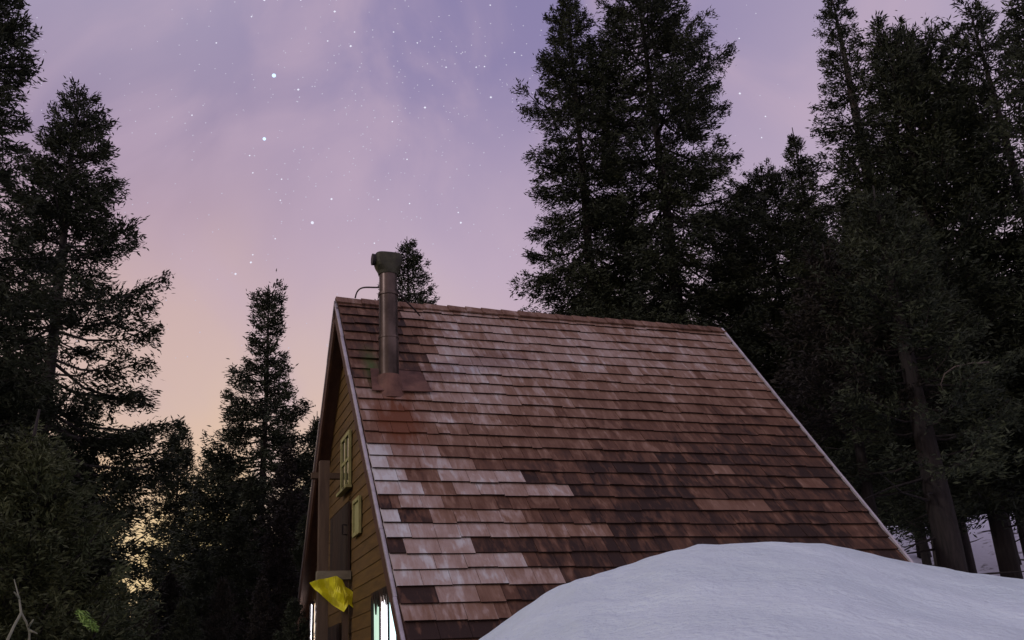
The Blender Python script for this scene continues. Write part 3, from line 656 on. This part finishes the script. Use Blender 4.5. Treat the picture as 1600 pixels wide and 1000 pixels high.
# bare forked twig and a bright leaf spray low at the left
tw = MB(); p0 = at(34, 950, 5); 
pts = [at(22, 905, 5.1), at(30, 935, 5.05), at(33, 958, 5), at(22, 978, 4.95), at(10, 1004, 4.9), at(8, 1030, 4.9)]
tw.tube([tuple(p) for p in pts], [.002, .004, .006, .006, .007, .008], 6)
pts = [at(33, 958, 5), at(41, 972, 5), at(46, 988, 5), at(45, 1010, 5), at(46, 1040, 5)]
tw.tube([tuple(p) for p in pts], [.006, .005, .005, .006, .007], 6)
for q0_, q1_ in (((46, 985), (58, 990)), ((22, 978), (18, 985)), ((44, 980), (52, 968)), ((30, 935), (22, 925))):
    tw.tube([tuple(at(*q0_, 5)), tuple(at(*q1_, 4.97))], [.006, .003], 5)
o = tw.build('bare_twig', M_paletwig, None, True); tag(o, 'pale bare twig forking in a V at the bottom left corner', 'twig')
R = np.random.RandomState(8); C = []; A = []; B = []; T = []
pa, pb_ = at(122, 955, 6), at(150, 985, 5.9)
for i in range(240):
    u = R.rand(); c = pa+(pb_-pa)*u+R.normal(0, .004+.009*math.sin(u*3.1), 3); d = (pb_-pa)/np.linalg.norm(pb_-pa)+R.normal(0, .5, 3)
    w = np.cross(d, R.normal(0, 1, 3)); w /= np.linalg.norm(w); C.append(c); A.append(d*.026); B.append(w*.007); T.append(R.rand())
C, A, B = map(np.array, (C, A, B)); V = np.stack([C-A*.5, C+B*.5, C+A*.5, C-B*.5], 1).reshape(-1, 3)
o = mesh_np('fir_sprig', V, np.arange(len(V)).reshape(-1, 4), M_leaf, None, False, {'tone': T}); tag(o, 'bright green sprig tip sticking out of the dark bottom left thicket', 'sprig')
# curved bare branch catching light at the right
cb_ = MB(); pts = [at(1474, 615, 17), at(1470, 600, 17), at(1476, 584, 17), at(1492, 573, 17.1), at(1515, 568, 17.3), at(1545, 566, 17.6)]
cb_.tube([tuple(p) for p in pts], [.005, .009, .011, .013, .014, .016], 6)
o = cb_.build('bent_branch', M_twig, None, True); tag(o, 'bare hooked branch arching in the dark thicket at the right', 'branch')

# ------------------------------------------------------------------ stars: small glowing balls far away
def star_mat(name, col, s):
    m = bpy.data.materials.new(name); m.use_nodes = True; t = m.node_tree; t.nodes.clear()
    e = t.nodes.new('ShaderNodeEmission'); e.inputs[0].default_value = col; e.inputs[1].default_value = s
    o_ = t.nodes.new('ShaderNodeOutputMaterial'); t.links.new(e.outputs[0], o_.inputs[0])
    m.cycles.emission_sampling = 'NONE'
    return m
M_star = star_mat('star', (0.85, 0.85, 1, 1), 1.0); M_bstar = star_mat('blue_star', (0.55, 0.75, 1, 1), 1.6); M_dim = star_mat('dim_star', (0.80, 0.76, 0.95, 1), .72)
OCT = [(1, 0, 0), (-1, 0, 0), (0, 1, 0), (0, -1, 0), (0, 0, 1), (0, 0, -1)]
OF = [(0, 2, 4), (2, 1, 4), (1, 3, 4), (3, 0, 4), (2, 0, 5), (1, 2, 5), (3, 1, 5), (0, 3, 5)]
SD = 2000
def star_mesh(name, pts, mat):
    V = []; F = []
    for (d, r_) in pts:
        b_ = len(V)
        for o_ in OCT: V.append(tuple(CAM+d*SD+np.array(o_)*r_))
        F += [(b_+f[0], b_+f[1], b_+f[2]) for f in OF]
    return mesh_np(name, V, F, mat, None, False)
def ball(name, d, r_, mat):
    b_ = bmesh.new(); bmesh.ops.create_icosphere(b_, subdivisions=2, radius=r_, matrix=Matrix.Translation(CAM+d*SD)); m_ = bpy.data.meshes.new(name); b_.to_mesh(m_); b_.free()
    m_.materials.append(mat); o_ = bpy.data.objects.new(name, m_); COL.objects.link(o_); return o_
for (x, y, r_, m_, lb) in [(428, 118, 3.8, M_bstar, 'brightest blue star, highest of the three bright stars in a row'), (413, 217, 3.2, M_bstar, 'bright star in the middle of the row of three'),
                           (488, 348, 3.1, M_star, 'bright white star, lowest of the row of three')]:
    tag(ball('star', ray(x, y), r_, m_), lb, 'star')
MED = [(766, 8), (664, 168), (554, 50), (767, 152), (615, 50), (392, 410), (368, 428), (395, 270), (390, 243), (466, 140), (804, 82), (1196, 182), (1156, 146), (652, 67), (393, 26), (636, 249), (1155, 60), (338, 67),
       (438, 313), (518, 311), (591, 312), (716, 332), (720, 348), (613, 190), (300, 180), (744, 105), (757, 104), (512, 64), (548, 72), (523, 18), (413, 0), (470, 0), (440, 280), (640, 318), (697, 105), (1190, 215), (430, 373), (395, 398), (585, 380)]
for (x, y) in MED:
    tag(star_mesh('star', [(ray(x, y), 1.8 if random.Random(x).random() < .6 else 2.6)], M_star), 'small white star, one of the scattered fainter points in the purple sky', 'star', 'fainter stars in the purple sky')
R = np.random.RandomState(12); P = []
for i in range(2600):
    x, y = R.uniform(-900, 2500), R.uniform(-1200, 560)
    P.append((ray(x, y), R.uniform(.9, 1.5)))
for i in range(330):
    x, y = R.normal(600, 150), R.normal(170, 120); P.append((ray(x, y), R.uniform(.9, 1.7)))
o = star_mesh('star_field', P, M_dim); tag(o, 'countless faint stars sprinkled over the purple sky', 'stars', kind='stuff')
print('QUADS', NQ, 'objects', len(bpy.data.objects))
